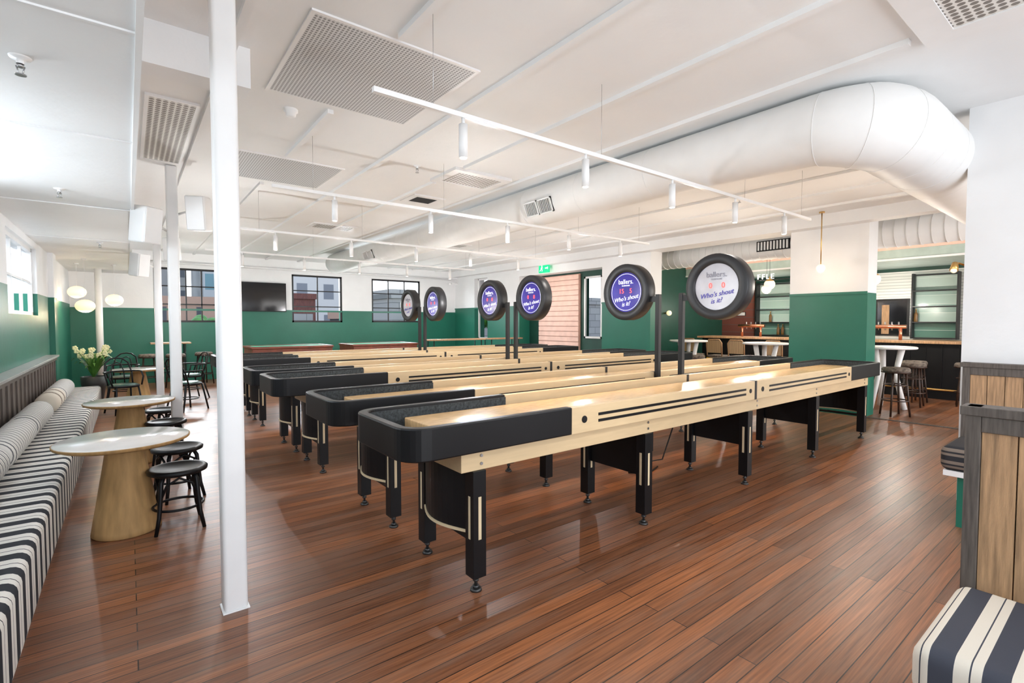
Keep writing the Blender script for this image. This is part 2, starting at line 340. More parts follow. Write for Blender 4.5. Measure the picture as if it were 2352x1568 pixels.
# ------------------------------------------------------------------ shuffleboard tables
def roundpath(hx,hy,xo,r,n=8):
    p=[(xo,-hy)]
    for k in range(n+1):
        a=-math.pi/2-k*(math.pi/2)/n; p.append((-hx+r+r*math.cos(a),-hy+r+r*math.sin(a)))
    for k in range(n+1):
        a=math.pi-k*(math.pi/2)/n; p.append((-hx+r+r*math.cos(a),hy-r+r*math.sin(a)))
    p.append((xo,hy)); return p
T=thing('shuffleboard_table','long shuffleboard table with maple playfield and black ends','shuffleboard table',(4.5,2.57,0),group='row of shuffleboard tables')
XO=-2.33
make(G().box(-3.16,3.16,-.255,.255,.84,.912),'playfield','maple',T,bevel=.006)
make(G().box(-3.38,3.38,-.325,.325,.802,.815),'gutter','carpet',T)
for sx in (1,-1):
    o=[(x*sx,y) for x,y in roundpath(3.45,.375,XO,.14)]; n_=[(x*sx,y) for x,y in roundpath(3.395,.32,XO,.09)]; l_=[(x*sx,y) for x,y in roundpath(3.388,.313,XO,.083)]
    e=make(G().band(o,n_,.80,.972),'end_box','black',T,bevel=.008)
    make(G().band(n_,l_,.812,.955),'felt_lining','carpet',e)
    for sy in (1,-1):
        x0,x1=(.018,2.33) if sx>0 else (-2.33,-.018)
        s_=make(G().box(x0,x1,sy*.322,sy*.372,.80,.968),'side_panel','ply',T,bevel=.003)
        g=G(); q=sy*.372
        for z in (.853,.895): make(G().box(x0+.24,x1-.16,q,q+sy*.003,z,z+.018),'inlay_stripe','black',s_)
        for xx,rr in ((x0+.11,.023),(x1-.08,.02)): make(G().cyl((xx,q,.885),(xx,q+sy*.004,.885),rr,n=20),'bolt_cover','black',s_)
for sy in (1,-1): make(G().box(-.018,.018,sy*.32,sy*.374,.80,.97),'joint_strip','blackm',T)
g=G().box(-3.1,3.1,-.312,.312,.684,.80)
cr=make(g,'cradle_beam','ply',T,bevel=.004)
for x in (-2.97,-1.49,0.15,1.49,2.97):
    for sy in (1,-1):
        for z in (.72,.765): make(G().cyl((x,sy*.312,z),(x,sy*.318,z),.009,n=12),'bolt','chrome',cr)
def leg(x,sy):
    a=.042; y=sy*.285
    g=G().box(x-a,x+a,y-a,y+a,.085,.684)
    for q in (-1,1):
        g.box(x-.010,x+.010,y+q*a-.0015,y+q*a+.0015,.30,.54,1)
    q=-1 if x<.1 else 1
    g.box(x+q*a-.0015,x+q*a+.0015,y-.010,y+.010,.30,.54,1)
    l=make(g,'leg',['black','inlay'],T,bevel=.003)
    make(G().cyl((x,y,.0),(x,y,.014),.034,.030,n=18).cyl((x,y,.014),(x,y,.03),.018,n=12).cyl((x,y,.03),(x,y,.09),.009,n=10).cyl((x,y,.055),(x,y,.066),.018,n=6),'levelling_foot','dsteel',l)
for k,x in enumerate((-2.99,-1.495,0,1.495,2.99)):
    for sy in (1,-1): leg(x,sy)
    if k in (0,4):
        sg=-1 if k==0 else 1
        pin=[(x+sg*(.02+.07*math.sin(math.pi*t/12)),-.243+.486*t/12) for t in range(13)]
        pou=[(a+sg*.015,b) for a,b in pin]; pt=[(a+sg*.023,b) for a,b in pin]
        p=make(G().band(pou,pin,.34,.684),'leg_panel','black',T)
        make(G().band(pt,pin,.325,.34),'edge_trim','inlay',p)
        make(G().box(x-.04,x+.04,-.243,.243,.29,.31),'stretcher','black',T)
    else: make(G().box(x-.012,x+.012,-.243,.243,.36,.684),'leg_panel','black',T,bevel=.002)
TY=[2.57,3.66,5.33,6.33,8.15,9.17]
for y in TY[1:]: dup(T,(4.5,y,0))
# ------------------------------------------------------------------ scoreboards
def scoreboard(y,sg,screen,d1,d2,lab):
    e=thing('electronic_scoreboard',lab,'scoreboard',(4.5,y,0),group='round scoreboards above the tables')
    py=sg*.402
    make(G().box(-.024,.024,py-.024,py+.024,.70,1.80),'post','blackm',e,bevel=.003)
    make(G().box(-.02,.02,min(py,sg*.28),max(py,sg*.28),1.72,1.78),'arm','blackm',e)
    R=.315
    prof=[(.001,.07),(R-.006,.07),(R,.064),(R,-.064),(R-.006,-.07),(.235,-.07),(.222,-.055),(.222,-.045)]
    make(G().lathe(prof,(0,0,1.84),48,0,'x'),'housing','drum',e)
    make(G().lathe([(.0005,-.045),(.222,-.045)],(0,0,1.84),48,0,'x'),'screen',screen,e)
    pu=screen=='scr'; tx='wtxt' if pu else 'ptxt'; t2='wtxt' if pu else 'gtxt'
    if pu: make(G().tube([(-.048,.205*math.cos(a),1.84+.205*math.sin(a)) for a in [2*math.pi*k/40 for k in range(40)]],.0025,6,closed=True),'screen_ring','wtxt',e)
    text('ballers.',.075,t2,e,faceX(-.05,0,1.955)); text('CLUBHOUSE',.02,t2,e,faceX(-.05,0,1.912))
    text(d1,.075,'led',e,faceX(-.05,.06,1.85),'score_digits'); text(d2,.075,'led',e,faceX(-.05,-.07,1.85),'score_digits')
    text("Who's shout",.066,tx,e,faceX(-.05,0,1.768,rad(8)),'script_lettering',.35); text("is it?",.066,tx,e,faceX(-.05,.0,1.705,rad(8)),'script_lettering',.35)
scoreboard(2.57,1,'scrl','0','0','round black scoreboard on a post, reflection painted as a pale screen')
scoreboard(3.66,-1,'scr','15','5','round black scoreboard with purple screen reading fifteen five')
scoreboard(5.33,1,'scr','0','8','round black scoreboard with purple screen on a post')
scoreboard(6.33,-1,'scr','0','8','round black scoreboard with purple screen on a post')
scoreboard(8.15,1,'scr','0','8','round black scoreboard with purple screen on a post')
scoreboard(9.17,-1,'scrl','0','0','round black scoreboard with pale screen on a post')
# ------------------------------------------------------------------ track lights
ZT=2.72; K=(ZT-1.5)/1.45
def track(y):
    e=thing('track_light','white suspended track with five cylinder spotlights','track light',(0,y,ZT),group='suspended light tracks')
    make(G().box(1.24*K,7.66*K,-.014,.014,-.014,.014),'rail','whitem',e)
    for x in (1.4,2.8,4.9,6.2): make(G().cyl((x,0,.014),(x,0,H-ZT),.0015,n=6),'suspension_wire','chrome',e)
    for x in (1.9,3.13,4.38,5.61,6.86):
        x*=K
        s=make(G().cyl((x,0,-.05),(x,0,-.245),.027,n=24).cyl((x,0,-.014),(x,0,-.05),.010,n=10),'spotlight','whitem',e)
        make(G().cyl((x,0,-.243),(x,0,-.248),.02,n=20),'lens','lens',s)
        L=bpy.data.lights.new('spot','SPOT'); L.energy=24; L.spot_size=rad(120); L.spot_blend=.9; L.color=(1,.95,.89); L.shadow_soft_size=.12
        lo=bpy.data.objects.new('spot_bulb',L); COL.objects.link(lo); lo.parent=s; lo.location=(x,0,-.27)
for y in (3.02,5.77,8.66,11.6): track(y*K)
# ------------------------------------------------------------------ duct
def arc(cx,cy,r,a0,a1,z,n=10,z1=None): return [(cx+r*math.cos(rad(a0+(a1-a0)*k/n)),cy+r*math.sin(rad(a0+(a1-a0)*k/n)),z+(0 if z1 is None else (z1-z)*k/n)) for k in range(n+1)]
ZD=3.0; XD=4.24; RD=.245; YR=1.24; RB=.42; Z2=2.92; R2=.30
path=[(XD,12.9,ZD),(XD,2.6,ZD),(XD,YR+RB,ZD-.02)]+arc(XD+RB,YR+RB,RB,180,270,ZD-.02,12,Z2)[1:]+[(5.6,YR,Z2),(9.3,YR,Z2-.02)]
rs=[RD]*2+[RD+.015]+[min(R2,RD+.015+.05*k/8) for k in range(1,13)]+[R2]*2
d=thing('air_duct','large white round ventilation duct with segmented elbow','air duct',(0,0,0))
make(G().tube(path,rs,48),'duct_tube','ductw',d)
g=G()
for k in range(11):
    y=12.6-k*.95
    g.tube([(XD,y-.004,ZD),(XD,y+.004,ZD)],RD+.0015,48)
make(g,'seam_ring','ductw',d); d.children[-1]['kind']='stuff'
g=G(); pa=path[2:15]; pr=rs[2:15]
for k in (1,5,9):
    p=Vector(pa[k]); t=(Vector(pa[min(12,k+1)])-Vector(pa[k-1])).normalized()*.002
    g.tube([p-t,p+t],pr[k]+.0025,48)
for k in range(9):
    x=4.8+k*.5; g.tube([(x-.003,YR,Z2),(x+.003,YR,Z2)],R2+.0015,48)
o=make(g,'elbow_seam','ductw',d); o['kind']='stuff'
make(G().sphere((XD,12.9,ZD),RD,.1,RD,n=32),'end_cap','ductw',d)
for y in (4.65,10.1):
    g=G()
    for s0,s1 in ((-.24,-.01),(.01,.24)):
        g.box(-.27,-.24,s0-.0,s1,-.09,-.075,0); g.box(-.27,-.24,s0,s1,.075,.09,0); g.box(-.27,-.24,s0,s0+.012,-.09,.09,0); g.box(-.27,-.24,s1-.012,s1,-.09,.09,0)
        g.box(-.255,-.24,s0,s1,-.09,.09,1)
        for k in range(7):
            a=s0+.025+k*(s1-s0-.04)/6.7; g.box(-.268,-.255,a,a+.006,-.08,.08,0)
    o=make(g,'duct_grille',['whitem','dark'],d,(XD,y,ZD),(0,rad(-22),0))
e=thing('air_duct','white ribbed ventilation duct above the bar tables','air duct')
g=G().tube([(10.2,1.6,3.0),(10.2,8.1,3.0)],.24,32)
for k in range(40): y=1.7+k*.16; g.tube([(10.2,y-.006,3.0),(10.2,y+.006,3.0)],.247,32)
make(g,'duct_tube','ductw',e)
for y in (2.2,5,7.6): make(G().box(10.19,10.21,y-.012,y+.012,3.22,3.4),'hanger','whitem',e)
g=G()
for k in range(10): g.box(9.93,9.95,4.3+k*.06,4.33+k*.06,2.92,3.08,0)
g.box(9.95,9.97,4.27,4.9,2.9,3.1,1)
make(g,'duct_grille',['whitem','dark'],e)
for y in (3.6,6.6,9.6,12.2): make(G().box(XD-.012,XD+.012,y-.012,y+.012,ZD+RD-.01,H),'hanger','whitem',d)
# ------------------------------------------------------------------ ceiling fixtures
def vent(x0,x1,y0,y1,mat,z=H,fr=.05,name='ceiling_vent',lab='perforated metal ceiling vent panel with white frame',dp=.02):
    e=thing(name,lab,'ceiling vent',((x0+x1)/2,(y0+y1)/2,z)); a=(x1-x0)/2; b=(y1-y0)/2
    make(G().box(-a,a,-b,-b+fr,-dp,0).box(-a,a,b-fr,b,-dp,0).box(-a,-a+fr,-b+fr,b-fr,-dp,0).box(a-fr,a,-b+fr,b-fr,-dp,0),'frame','whitem',e)
    make(G().box(-a+fr,a-fr,-b+fr,b-fr,-dp*.8,0),'mesh_panel',mat,e)
vent(.85,1.98,2.92,4.12,'perf',fr=.025,dp=.012); vent(.85,2.0,5.7,6.75,'perf',fr=.025,dp=.012)
vent(.14,.5,4.74,6.6,'grid',fr=.025,lab='long white air return grille beside the soffit'); 
vent(3.1,4.0,.1,.92,'grid',fr=.15,lab='white square ceiling air outlet with mesh centre',dp=.045)
vent(2.95,3.75,4.85,5.45,'grid',fr=.09,lab='white ceiling cassette vent',dp=.035); vent(2.6,3.4,9.0,9.5,'grid',fr=.08,lab='white ceiling cassette vent'); vent(5.2,6.2,9.5,10,'grid',fr=.08,lab='white ceiling cassette vent')
vent(3.12,3.6,6.2,6.65,'dark',fr=.08,name='ceiling_hatch',lab='square ceiling opening with white frame')
make(G().lathe([(.055,0),(.055,-.02),(.042,-.03),(.038,-.055),(.02,-.065),(.0005,-.066)],n=24),'smoke_detector','whitem',loc=(1.1,4.4,H),label='small white round smoke detector on ceiling',cat='smoke detector')
make(G().lathe([(.07,0),(.07,-.012),(.05,-.02),(.0005,-.022)],n=24),'smoke_detector','whitem',loc=(4.9,2.3,H),label='flat white round ceiling sensor',cat='smoke detector')
spr=None
for x,y,z in ((.58,2.55,H),(-.35,3.1,2.67),(-.45,5.9,2.67),(2.6,5.1,H),(5.3,5.0,H),(6.8,3.6,H),(-.3,9.5,2.67)):
    if spr is None:
        spr=thing('fire_sprinkler','chrome pendant fire sprinkler on ceiling','sprinkler',(x,y,z),group='ceiling sprinklers')
        make(G().lathe([(.04,0),(.036,-.008),(.014,-.01),(.014,-.03)],n=20),'rose','whitem',spr)
        make(G().cyl((0,0,-.03),(0,0,-.045),.012).cyl((-.014,0,-.04),(-.005,0,-.075),.003,n=6).cyl((.014,0,-.04),(.005,0,-.075),.003,n=6).cyl((0,0,-.075),(0,0,-.079),.02,n=16),'sprinkler_head','chrome',spr)
    else: dup(spr,(x,y,z))
def speaker(x,y,z,rz,bx,by,lab):
    e=thing('wall_speaker',lab,'speaker',(x,y,z),rz,group='white speakers')
    o=make(G().box(-.10,.10,-.11,.11,-.19,.19),'cabinet','whitem',e,rot=(rad(8),0,0),bevel=.02,seg=3)
    make(G().box(-.085,.085,-.118,-.11,-.175,.175),'speaker_grille','whitem',o)
    v=Vector((bx-x,by-y,0)); v.rotate(Matrix.Rotation(-rz,3,'Z'))
    make(G().tube([(0,.05,.0),(v.x*.5,v.y*.5,.03),(v.x,v.y,.0)],.014,8),'bracket','whitem',e)
speaker(.66,6.62,2.72,rad(-25),.48,6.78,'white wall speaker bracketed to a column')
speaker(.62,10.3,2.75,rad(-25),.48,10.6,'white wall speaker bracketed to a column')
speaker(.17,6.5,2.52,rad(35),.37,6.78,'white wall speaker bracketed to a column')
speaker(.17,10.3,2.45,rad(35),.37,10.58,'white wall speaker bracketed to a column')
e=thing('wall_television','black flat screen television mounted on green and white wall','television',(2.97,YF-.08,2.2))
make(G().box(-.6,.6,-.02,.03,-.40,.40),'bezel','blackm',e,bevel=.005); make(G().box(-.585,.585,-.023,-.02,-.38,.385),'screen','tv',e); make(G().box(-.12,.12,.03,.08,-.1,.1),'bracket','blackm',e)
e=thing('exit_sign','green illuminated exit sign with running figure and arrow','exit sign',(XR-.12,10.3,2.98))
make(G().box(-.03,.03,-.2,.2,-.12,.12),'sign_box','exit',e,bevel=.006); make(G().cyl((0,0,.12),(0,0,H-2.98),.008),'hanger','whitem',e)
g=G().box(-.034,-.031,-.17,-.07,-.015,.015).add([(-.033,-.17,0-.05),(-.033,-.17,.05),(-.033,-.19,.0)],[(0,1,2)])
g.sphere((-.034,.06,.06),.004,.022,.022,n=10).tube([(-.034,.06,.035),(-.034,.08,-.01),(-.034,.04,-.04),(-.034,.06,-.08)],.009,6).tube([(-.034,.08,-.01),(-.034,.11,-.04),(-.034,.14,-.07)],.009,6).tube([(-.034,.02,.0),(-.034,.06,.03),(-.034,.11,.01)],.007,6)
make(g,'pictogram','wtxt',e)
e=thing('security_camera','small white security camera on the wall','camera',(XR-.3,YF-.2,2.85))
make(G().cyl((.06,.06,0),(-.08,-.08,-.03),.035,n=16),'camera_body','whitem',e); make(G().box(0,.3,.02,.06,-.02,.02),'bracket','whitem',e)
e=thing('wall_sconce','small brass wall light on the white wall end','wall light',(5.6,.98,1.98))
make(G().cyl((0,0,0),(0,.012,0),.035,n=20),'wall_plate','brass',e); make(G().tube([(0,.012,0),(-.02,.05,.02),(-.05,.07,.0)],.008,8),'arm','brass',e); make(G().cyl((-.035,.07,.02),(-.075,.07,-.04),.022,.03,n=18),'lamp_shade','brass',e); make(G().sphere((-.077,.07,-.043),.022,n=14),'bulb','glow',e)
# ------------------------------------------------------------------ banquette
B=thing('banquette_bench','long striped upholstered banquette with dark timber backrest','banquette',(0,0,0))
YB0,YB1=-.6,10.7
make(G().box(-.93,-.38,YB0,YB1,.10,.45),'seat','sband',B,bevel=.045,seg=4)
make(G().box(-.97,-.43,YB0,YB1,0,.10),'plinth','whitem',B)
g=G().box(-1.0,-.94,YB0,YB1+.1,0,.95)
y=YB0
while y<YB1: g.box(-.94,-.925,y,y+.035,.45,.92,0); y+=.26
g.box(-.94,-.92,YB0,YB1+.1,.90,.95,0)
make(g,'backrest','walnut',B)
make(G().box(-1.048,-.89,YB0,YB1+.1,.95,.98),'ledge','ledge',B,bevel=.004)
def bol(y0,y1,mat,lab,r=.115,x=-.76):
    L=y1-y0
    prof=[(0.001,0),(r*.7,.004),(r*.94,.035),(r,.09),(r,L-.09),(r*.94,L-.035),(r*.7,L-.004),(.001,L)]
    g=G().lathe(prof,(0,-L/2,0),24,0,'y')
    return make(g,'bolster_cushion',mat,loc=(x,(y0+y1)/2,.448+r),label=lab,cat='cushion',group='bolster cushions on the banquette')
bol(3.6,4.75,'sbol','pale striped bolster cushion on the banquette'); bol(4.85,6.0,'sbol','pale striped bolster cushion on the banquette')
bol(6.05,7.2,'sbol','pale striped bolster cushion on the banquette'); bol(7.7,8.5,'stan','tan banded bolster cushion on the banquette'); bol(8.55,9.8,'sbol','pale striped bolster cushion on the banquette')
# ------------------------------------------------------------------ bistro tables
BT=thing('pedestal_table','round marble top table on a honey timber cone pedestal','table',(-.04,4.5,0),group='round pedestal tables')
make(G().lathe([(.001,.635),(.36,.635),(.392,.65),(.395,.664),(.395,.667),(.001,.667)],n=48),'table_edge','goldply',BT)
make(G().lathe([(.001,.672),(.385,.672),(.39,.668),(.39,.665)],n=48),'table_top','marble',BT)
make(G().lathe([(.001,0),(.195,0),(.205,.01),(.20,.04),(.15,.35),(.105,.635)],n=36),'pedestal','goldply',BT)
dup(BT,(0.0,6.64,0)); dup(BT,(.12,11.1,0),label='round pedestal table beside black bentwood chairs')
ST=thing('bentwood_stool','low black bentwood stool with round seat','stool',(.264,4.37,0),group='low black bentwood stools')
make(G().lathe([(.001,.40),(.165,.40),(.187,.41),(.19,.43),(.175,.442),(.15,.440),(.14,.432),(.001,.428)],n=40),'seat','black',ST)
for k in range(4):
    a=rad(45+90*k); c,s_=math.cos(a),math.sin(a)
    make(G().tube([(.12*c,.12*s_,.41),(.15*c,.15*s_,.36),(.16*c,.16*s_,.25),(.175*c,.175*s_,.12),(.205*c,.205*s_,0)],[.014,.016,.016,.014,.012],10),'leg','black',ST)
    a2=a+rad(90); m=(a+a2)/2
    make(G().tube([(.158*c,.158*s_,.24),(.148*math.cos(a+.25),.148*math.sin(a+.25),.34),(.13*math.cos(m),.13*math.sin(m),.385),(.148*math.cos(a2-.25),.148*math.sin(a2-.25),.34),(.158*math.cos(a2),.158*math.sin(a2),.24)],.009,8),'brace','black',ST)
make(G().tube([(.155*math.cos(2*math.pi*k/28),.155*math.sin(2*math.pi*k/28),.16) for k in range(28)],.010,8,closed=True),'footrest_ring','black',ST)
for p,r in (((.31,5.1,0),.3),((.30,6.5,0),.1),((.31,7.42,0),.5)): dup(ST,p,r)
CH=thing('bentwood_armchair','black bentwood armchair with curved hoop back','chair',(-.08,10.4,0),rad(20),group='black bentwood armchairs')
make(G().lathe([(.001,.43),(.2,.43),(.215,.44),(.215,.46),(.2,.468),(.001,.462)],n=32),'seat','black',CH)
make(G().lathe([(.001,.490),(.16,.488),(.185,.475),(.19,.467)],n=28),'seat_pad','dgreen',CH)
for sx in (-1,1):
    make(G().tube([(sx*.15,-.15,.44),(sx*.175,-.19,.2),(sx*.2,-.22,0)],.014,8),'leg','black',CH)
    make(G().tube([(sx*.15,.15,.44),(sx*.17,.2,.2),(sx*.19,.25,0)],.014,8),'leg','black',CH)
hp=[(.25*math.cos(rad(a)),.02+.23*math.sin(rad(a)),.68) for a in range(-30,211,15)]
make(G().tube([(.2,-.14,.46)]+[(.235,-.12,.6)]+hp+[(-.235,-.12,.6),(-.2,-.14,.46)],.013,8),'arm_hoop','black',CH)
make(G().tube([(.17,.12,.45),(.19,.2,.65),(.16,.26,.82),(.08,.28,.89),(0,.285,.9),(-.08,.28,.89),(-.16,.26,.82),(-.19,.2,.65),(-.17,.12,.45)],.013,8),'back_hoop','black',CH)
make(G().tube([(.08,.18,.46),(.09,.24,.67),(.06,.265,.8),(0,.272,.83),(-.06,.265,.8),(-.09,.24,.67),(-.08,.18,.46)],.009,8),'back_brace','black',CH)
make(G().tube([(.16*math.cos(2*math.pi*k/24),.16*math.sin(2*math.pi*k/24),.2) for k in range(24)],.009,8,closed=True),'stretcher_ring','black',CH)
for p,r in (((-.1,12.0,0),-.2),((.78,10.1,0),2.2),((.95,11.6,0),-1.2)): dup(CH,p,r)
# orchid
O=thing('potted_orchid','potted orchid with cream flowers and arching green leaves','plant',(-.55,12.5,0))
make(G().lathe([(.001,0),(.14,0),(.19,.3),(.2,.46),(.18,.46),(.17,.42),(.001,.42)],n=28),'pot','pot',O)
g=G()
for k in range(34):
    a=random.uniform(0,6.28); L=random.uniform(.22,.42); h=random.uniform(.25,.5); w=random.uniform(.02,.035); pts=[]
    for t in range(7):
        u=t/6; pts.append(Vector((math.cos(a)*L*u,math.sin(a)*L*u,.42+h*math.sin(u*2.2))))
    vs=[];nrm=Vector((-math.sin(a),math.cos(a),0))
    for t,p in enumerate(pts):
        ww=w*math.sin(math.pi*(.12+.88*t/6))+.002; vs+=[p-nrm*ww,p+nrm*ww]
    g.add(vs,[(2*t,2*t+1,2*t+3,2*t+2) for t in range(6)],0,True)
o=make(g,'leaf_clump','leaf',O)
for k in range(7):
    a=k*.9; st=[Vector((0,0,.42)),Vector((math.cos(a)*.1,math.sin(a)*.1,.75)),Vector((math.cos(a)*.26,math.sin(a)*.26,.98))]
    s_=make(G().tube(st,.006,6),'flower_stem','leaf',O)
    for j in range(4):
        g=G()
        p=st[1].lerp(st[2],.25+j*.24)+Vector((random.uniform(-.05,.05),random.uniform(-.05,.05),random.uniform(-.02,.05)))
        for q in range(5):
            b=q*1.2566; g.sphere((p.x+.025*math.cos(b),p.y+.0,p.z+.025*math.sin(b)),.022,.010,.022,n=8)
        make(g,'flower','flower',s_)
def pendant(x,y,z,ztop,r,rz,mat,cordm,lab,en,name='pendant_light',cap=False):
    e=thing(name,lab,'pendant lamp',(x,y,z))
    make(G().cyl((0,0,rz),(0,0,ztop-z),.003 if cordm!='brass' else .008,n=8).cyl((0,0,ztop-z-.02),(0,0,ztop-z),.04,n=16),'cord',cordm,e)
    make(G().sphere((0,0,0),r,r,rz,n=28),'lamp_shade',mat,e)
    if cap: make(G().lathe([(r*.80,rz*.62),(r*.6,rz*.84),(r*.35,rz*1.0),(.012,rz*1.12),(.012,rz*1.5)],n=24),'cap','brass',e)
    L=bpy.data.lights.new('bulb','POINT'); L.energy=en; L.color=(1,.76,.5)
    lo=bpy.data.objects.new('bulb',L); COL.objects.link(lo); lo.parent=e; lo.location=(0,0,-rz*1.6)
    L.shadow_soft_size=.0
for x,y,z in ((-.79,13.1,2.1),(-.62,12.1,1.80),(-.21,13.0,1.95)): pendant(x,y,z,2.67,.15,.12,'glow','whitem','opal glass pendant lamp glowing warm',9)
pendant(8.75,3.28,2.36,H,.065,.065,'glowc','brass','small globe pendant on a long brass rod',3)
for x,y,z in ((11,3.22,2.3),(11,5.12,2.32),(11.4,4.4,2.35),(11,6.9,2.3),(12.2,5.75,2.3)): pendant(x,y,z,3.4,.11,.11,'glowc','blackm','opal globe pendant with brass cap above the bar',14,cap=True)
def hightable(name,cx,cy,lx,ly,h,lab,rot=0):
    e=thing(name,lab,'high table',(cx,cy,0),rot)
    make(G().box(-lx/2,lx/2,-ly/2,ly/2,h-.035,h),'table_top','oakp',e,bevel=.004)
    for sx in (-1,1):
        x=sx*(lx/2-.12)
        make(G().tube([(x,-ly/2+.04,h-.035),(x,-ly/2+.02,.01),(x,ly/2-.02,.01),(x,ly/2-.04,h-.035)],.013,8),'leg_frame','blackm',e)
    make(G().cyl((-lx/2+.12,0,.3),(lx/2-.12,0,.3),.012,n=8),'stretcher','blackm',e)
hightable('high_table',.8,14.5,.8,.5,1.02,'tall timber table against the green wall')
hightable('high_table',6.9,11.4,1.7,.4,1.06,'long timber high table with black metal legs'); hightable('high_table',8.45,11.4,1.2,.4,1.06,'timber high table with black metal legs')
BS=thing('bar_stool','dark bamboo bar stool with patterned round seat','bar stool',(.35,14.0,0),group='tall bar stools')
make(G().lathe([(.001,.70),(.17,.70),(.19,.715),(.19,.75),(.17,.775),(.001,.785)],n=28),'seat','seatc',BS)
make(G().lathe([(.185,.69),(.195,.695),(.195,.72),(.185,.72)],n=28),'seat_rim','bamboo',BS)
for k in range(4):
    a=rad(45+90*k); c,s_=math.cos(a),math.sin(a)
    make(G().tube([(.13*c,.13*s_,.70),(.165*c,.165*s_,.35),(.2*c,.2*s_,0)],.015,8),'leg','bamboo',BS)
for z,r in ((.25,.18),(.5,.155)): make(G().tube([(r*math.cos(2*math.pi*k/24),r*math.sin(2*math.pi*k/24),z) for k in range(24)],.010,8,closed=True),'footrest_ring','bamboo',BS)
for p in ((1.45,14.2,0),(.85,13.8,0),(9.75,2.52,0),(11.1,2.62,0),(11.75,2.75,0),(11.8,2.0,0),(11.9,3.9,0),(9.95,6.2,0)): dup(BS,p,random.random())
CC=thing('cane_bar_chair','high cane back bar chair with mustard fringed seat','bar chair',(11.5,6.55,0),group='cane back bar chairs')
make(G().box(-.2,.2,-.2,.2,.64,.70),'seat','seatc',CC,bevel=.02,seg=3)
make(G().box(-.205,.205,-.205,.205,.56,.64),'seat_fringe','yellow',CC)
for a,b in ((-1,-1),(-1,1),(1,-1),(1,1)): make(G().tube([(a*.18,b*.18,.62),(a*.2,b*.2,0)],.016,8),'leg','bamboo',CC)
make(G().tube([(-.18,-.19,.66),(-.22,-.2,1.0),(-.22,-.14,1.08),(-.22,.14,1.08),(-.22,.2,1.0),(-.18,.19,.66)],.015,8),'back_frame','oakp',CC)
make(G().box(-.222,-.212,-.18,.18,.76,1.06),'cane_panel','cane',CC)
make(G().tube([(.19,-.19,.25),(.19,.19,.25),(-.19,.19,.25),(-.19,-.19,.25)],.01,8,closed=True),'footrest','bamboo',CC)
for p in ((11.5,6.0,0),(11.6,5.2,0),(11.6,7.3,0)): dup(CC,p,0)
WT=thing('white_high_table','round white high table with tapered slab legs','high table',(10.5,6.75,0),group='white high tables in the bar')
make(G().lathe([(.001,1.04),(.42,1.04),(.435,1.05),(.435,1.07),(.42,1.08),(.001,1.08)],n=40),'table_top','whitem',WT)
for k in range(3):
    a=rad(120*k+30); c,s_=math.cos(a),math.sin(a)
    make(G().tube([(.22*c,.22*s_,1.04),(.14*c,.14*s_,.6),(.28*c,.28*s_,0)],[.05,.04,.045],10),'leg','whitem',WT)
for p in ((10.5,4.95,0),(10.5,2.86,0)): dup(WT,p)
# ------------------------------------------------------------------ bar
e=thing('bar_counter','long bar counter with black front and timber top','bar counter',(0,0,0))
g=G().box(12.5,13.1,-1,7.6,0,1.08)
for k in range(34): g.box(12.485,12.5,-1+k*.25,-.98+k*.25,.12,1.05)
make(g,'counter_body','black',e); make(G().box(12.4,13.2,-1.1,7.7,1.08,1.13),'counter_top','oakp',e,bevel=.006)
make(G().tube([(12.35,-1,.2),(12.35,7.6,.2)],.02,10),'foot_rail','brass',e)
e=thing('back_bar_cabinet','dark back bar cabinet below the tiled wall','cabinet',(0,0,0))
make(G().box(14.1,14.56,-1,7.6,0,.9),'cabinet_body','black',e); make(G().box(14.05,14.56,-1,7.6,.9,.94),'worktop','oakp',e)
def beertap(y,n):
    e=thing('beer_tap_rail','copper beer tap rail on the bar counter','beer taps',(12.8,y,1.13))
    w=n*.12
    for s_ in (-w/2,w/2): make(G().cyl((0,s_,0),(0,s_,.26),.03,n=14),'stand','copper',e)
    make(G().cyl((0,-w/2-.1,.28),(0,w/2+.1,.28),.04,n=16),'rail','copper',e)
    for k in range(n):
        yy=-w/2+.06+k*.12; make(G().tube([(.03,yy,.28),(.11,yy,.28),(.12,yy,.2)],.011,8).cyl((.1,yy,.29),(.1,yy,.38),.014,n=8),'tap','chrome',e)
beertap(3.55,5); beertap(1.9,4); beertap(6.4,4)
bt=None
def bottle(p):
    global bt
    if bt is None:
        bt=thing('bottle','dark glass liquor bottle on a bar shelf','bottle',p,group='bottles on the bar shelves')
        make(G().lathe([(.001,0),(.036,0),(.038,.01),(.038,.17),(.03,.2),(.013,.225),(.013,.28),(.001,.28)],n=14),'glass_body','bottle',bt); make(G().cyl((0,0,.28),(0,0,.30),.014,n=10),'cap','brass',bt)
    else:
        dup(bt,p)
def shelf(y,w):
    e=thing('bar_shelf_unit','black framed shelf unit against green glazed tiles','shelf unit',(14.57,y,1.12),group='bar shelf units')
    make(G().box(-.015,0,-w/2,w/2,0,1.5),'tiled_back','tileg',e)
    for s_ in (-w/2,w/2): make(G().box(-.22,0,s_-.015,s_+.015,0,1.5),'upright','blackm',e)
    for k in range(5):
        z=.02+k*.36; make(G().box(-.22,-.015,-w/2+.015,w/2-.015,z-.012,z+.012),'shelf','blackm',e)
        if k in (0,1):
            for q in range(int(w/.11)):
                if random.random()<.3: bottle((14.45+random.uniform(-.02,.02),y-w/2+.08+q*.11,1.12+z+.012))
shelf(6.55,1.0); shelf(3.05,.8); shelf(4.95,.9); shelf(1.8,.8)
e=thing('wall_mirror','dark framed mirror on the tiled bar wall','mirror',(14.55,3.87,1.62))
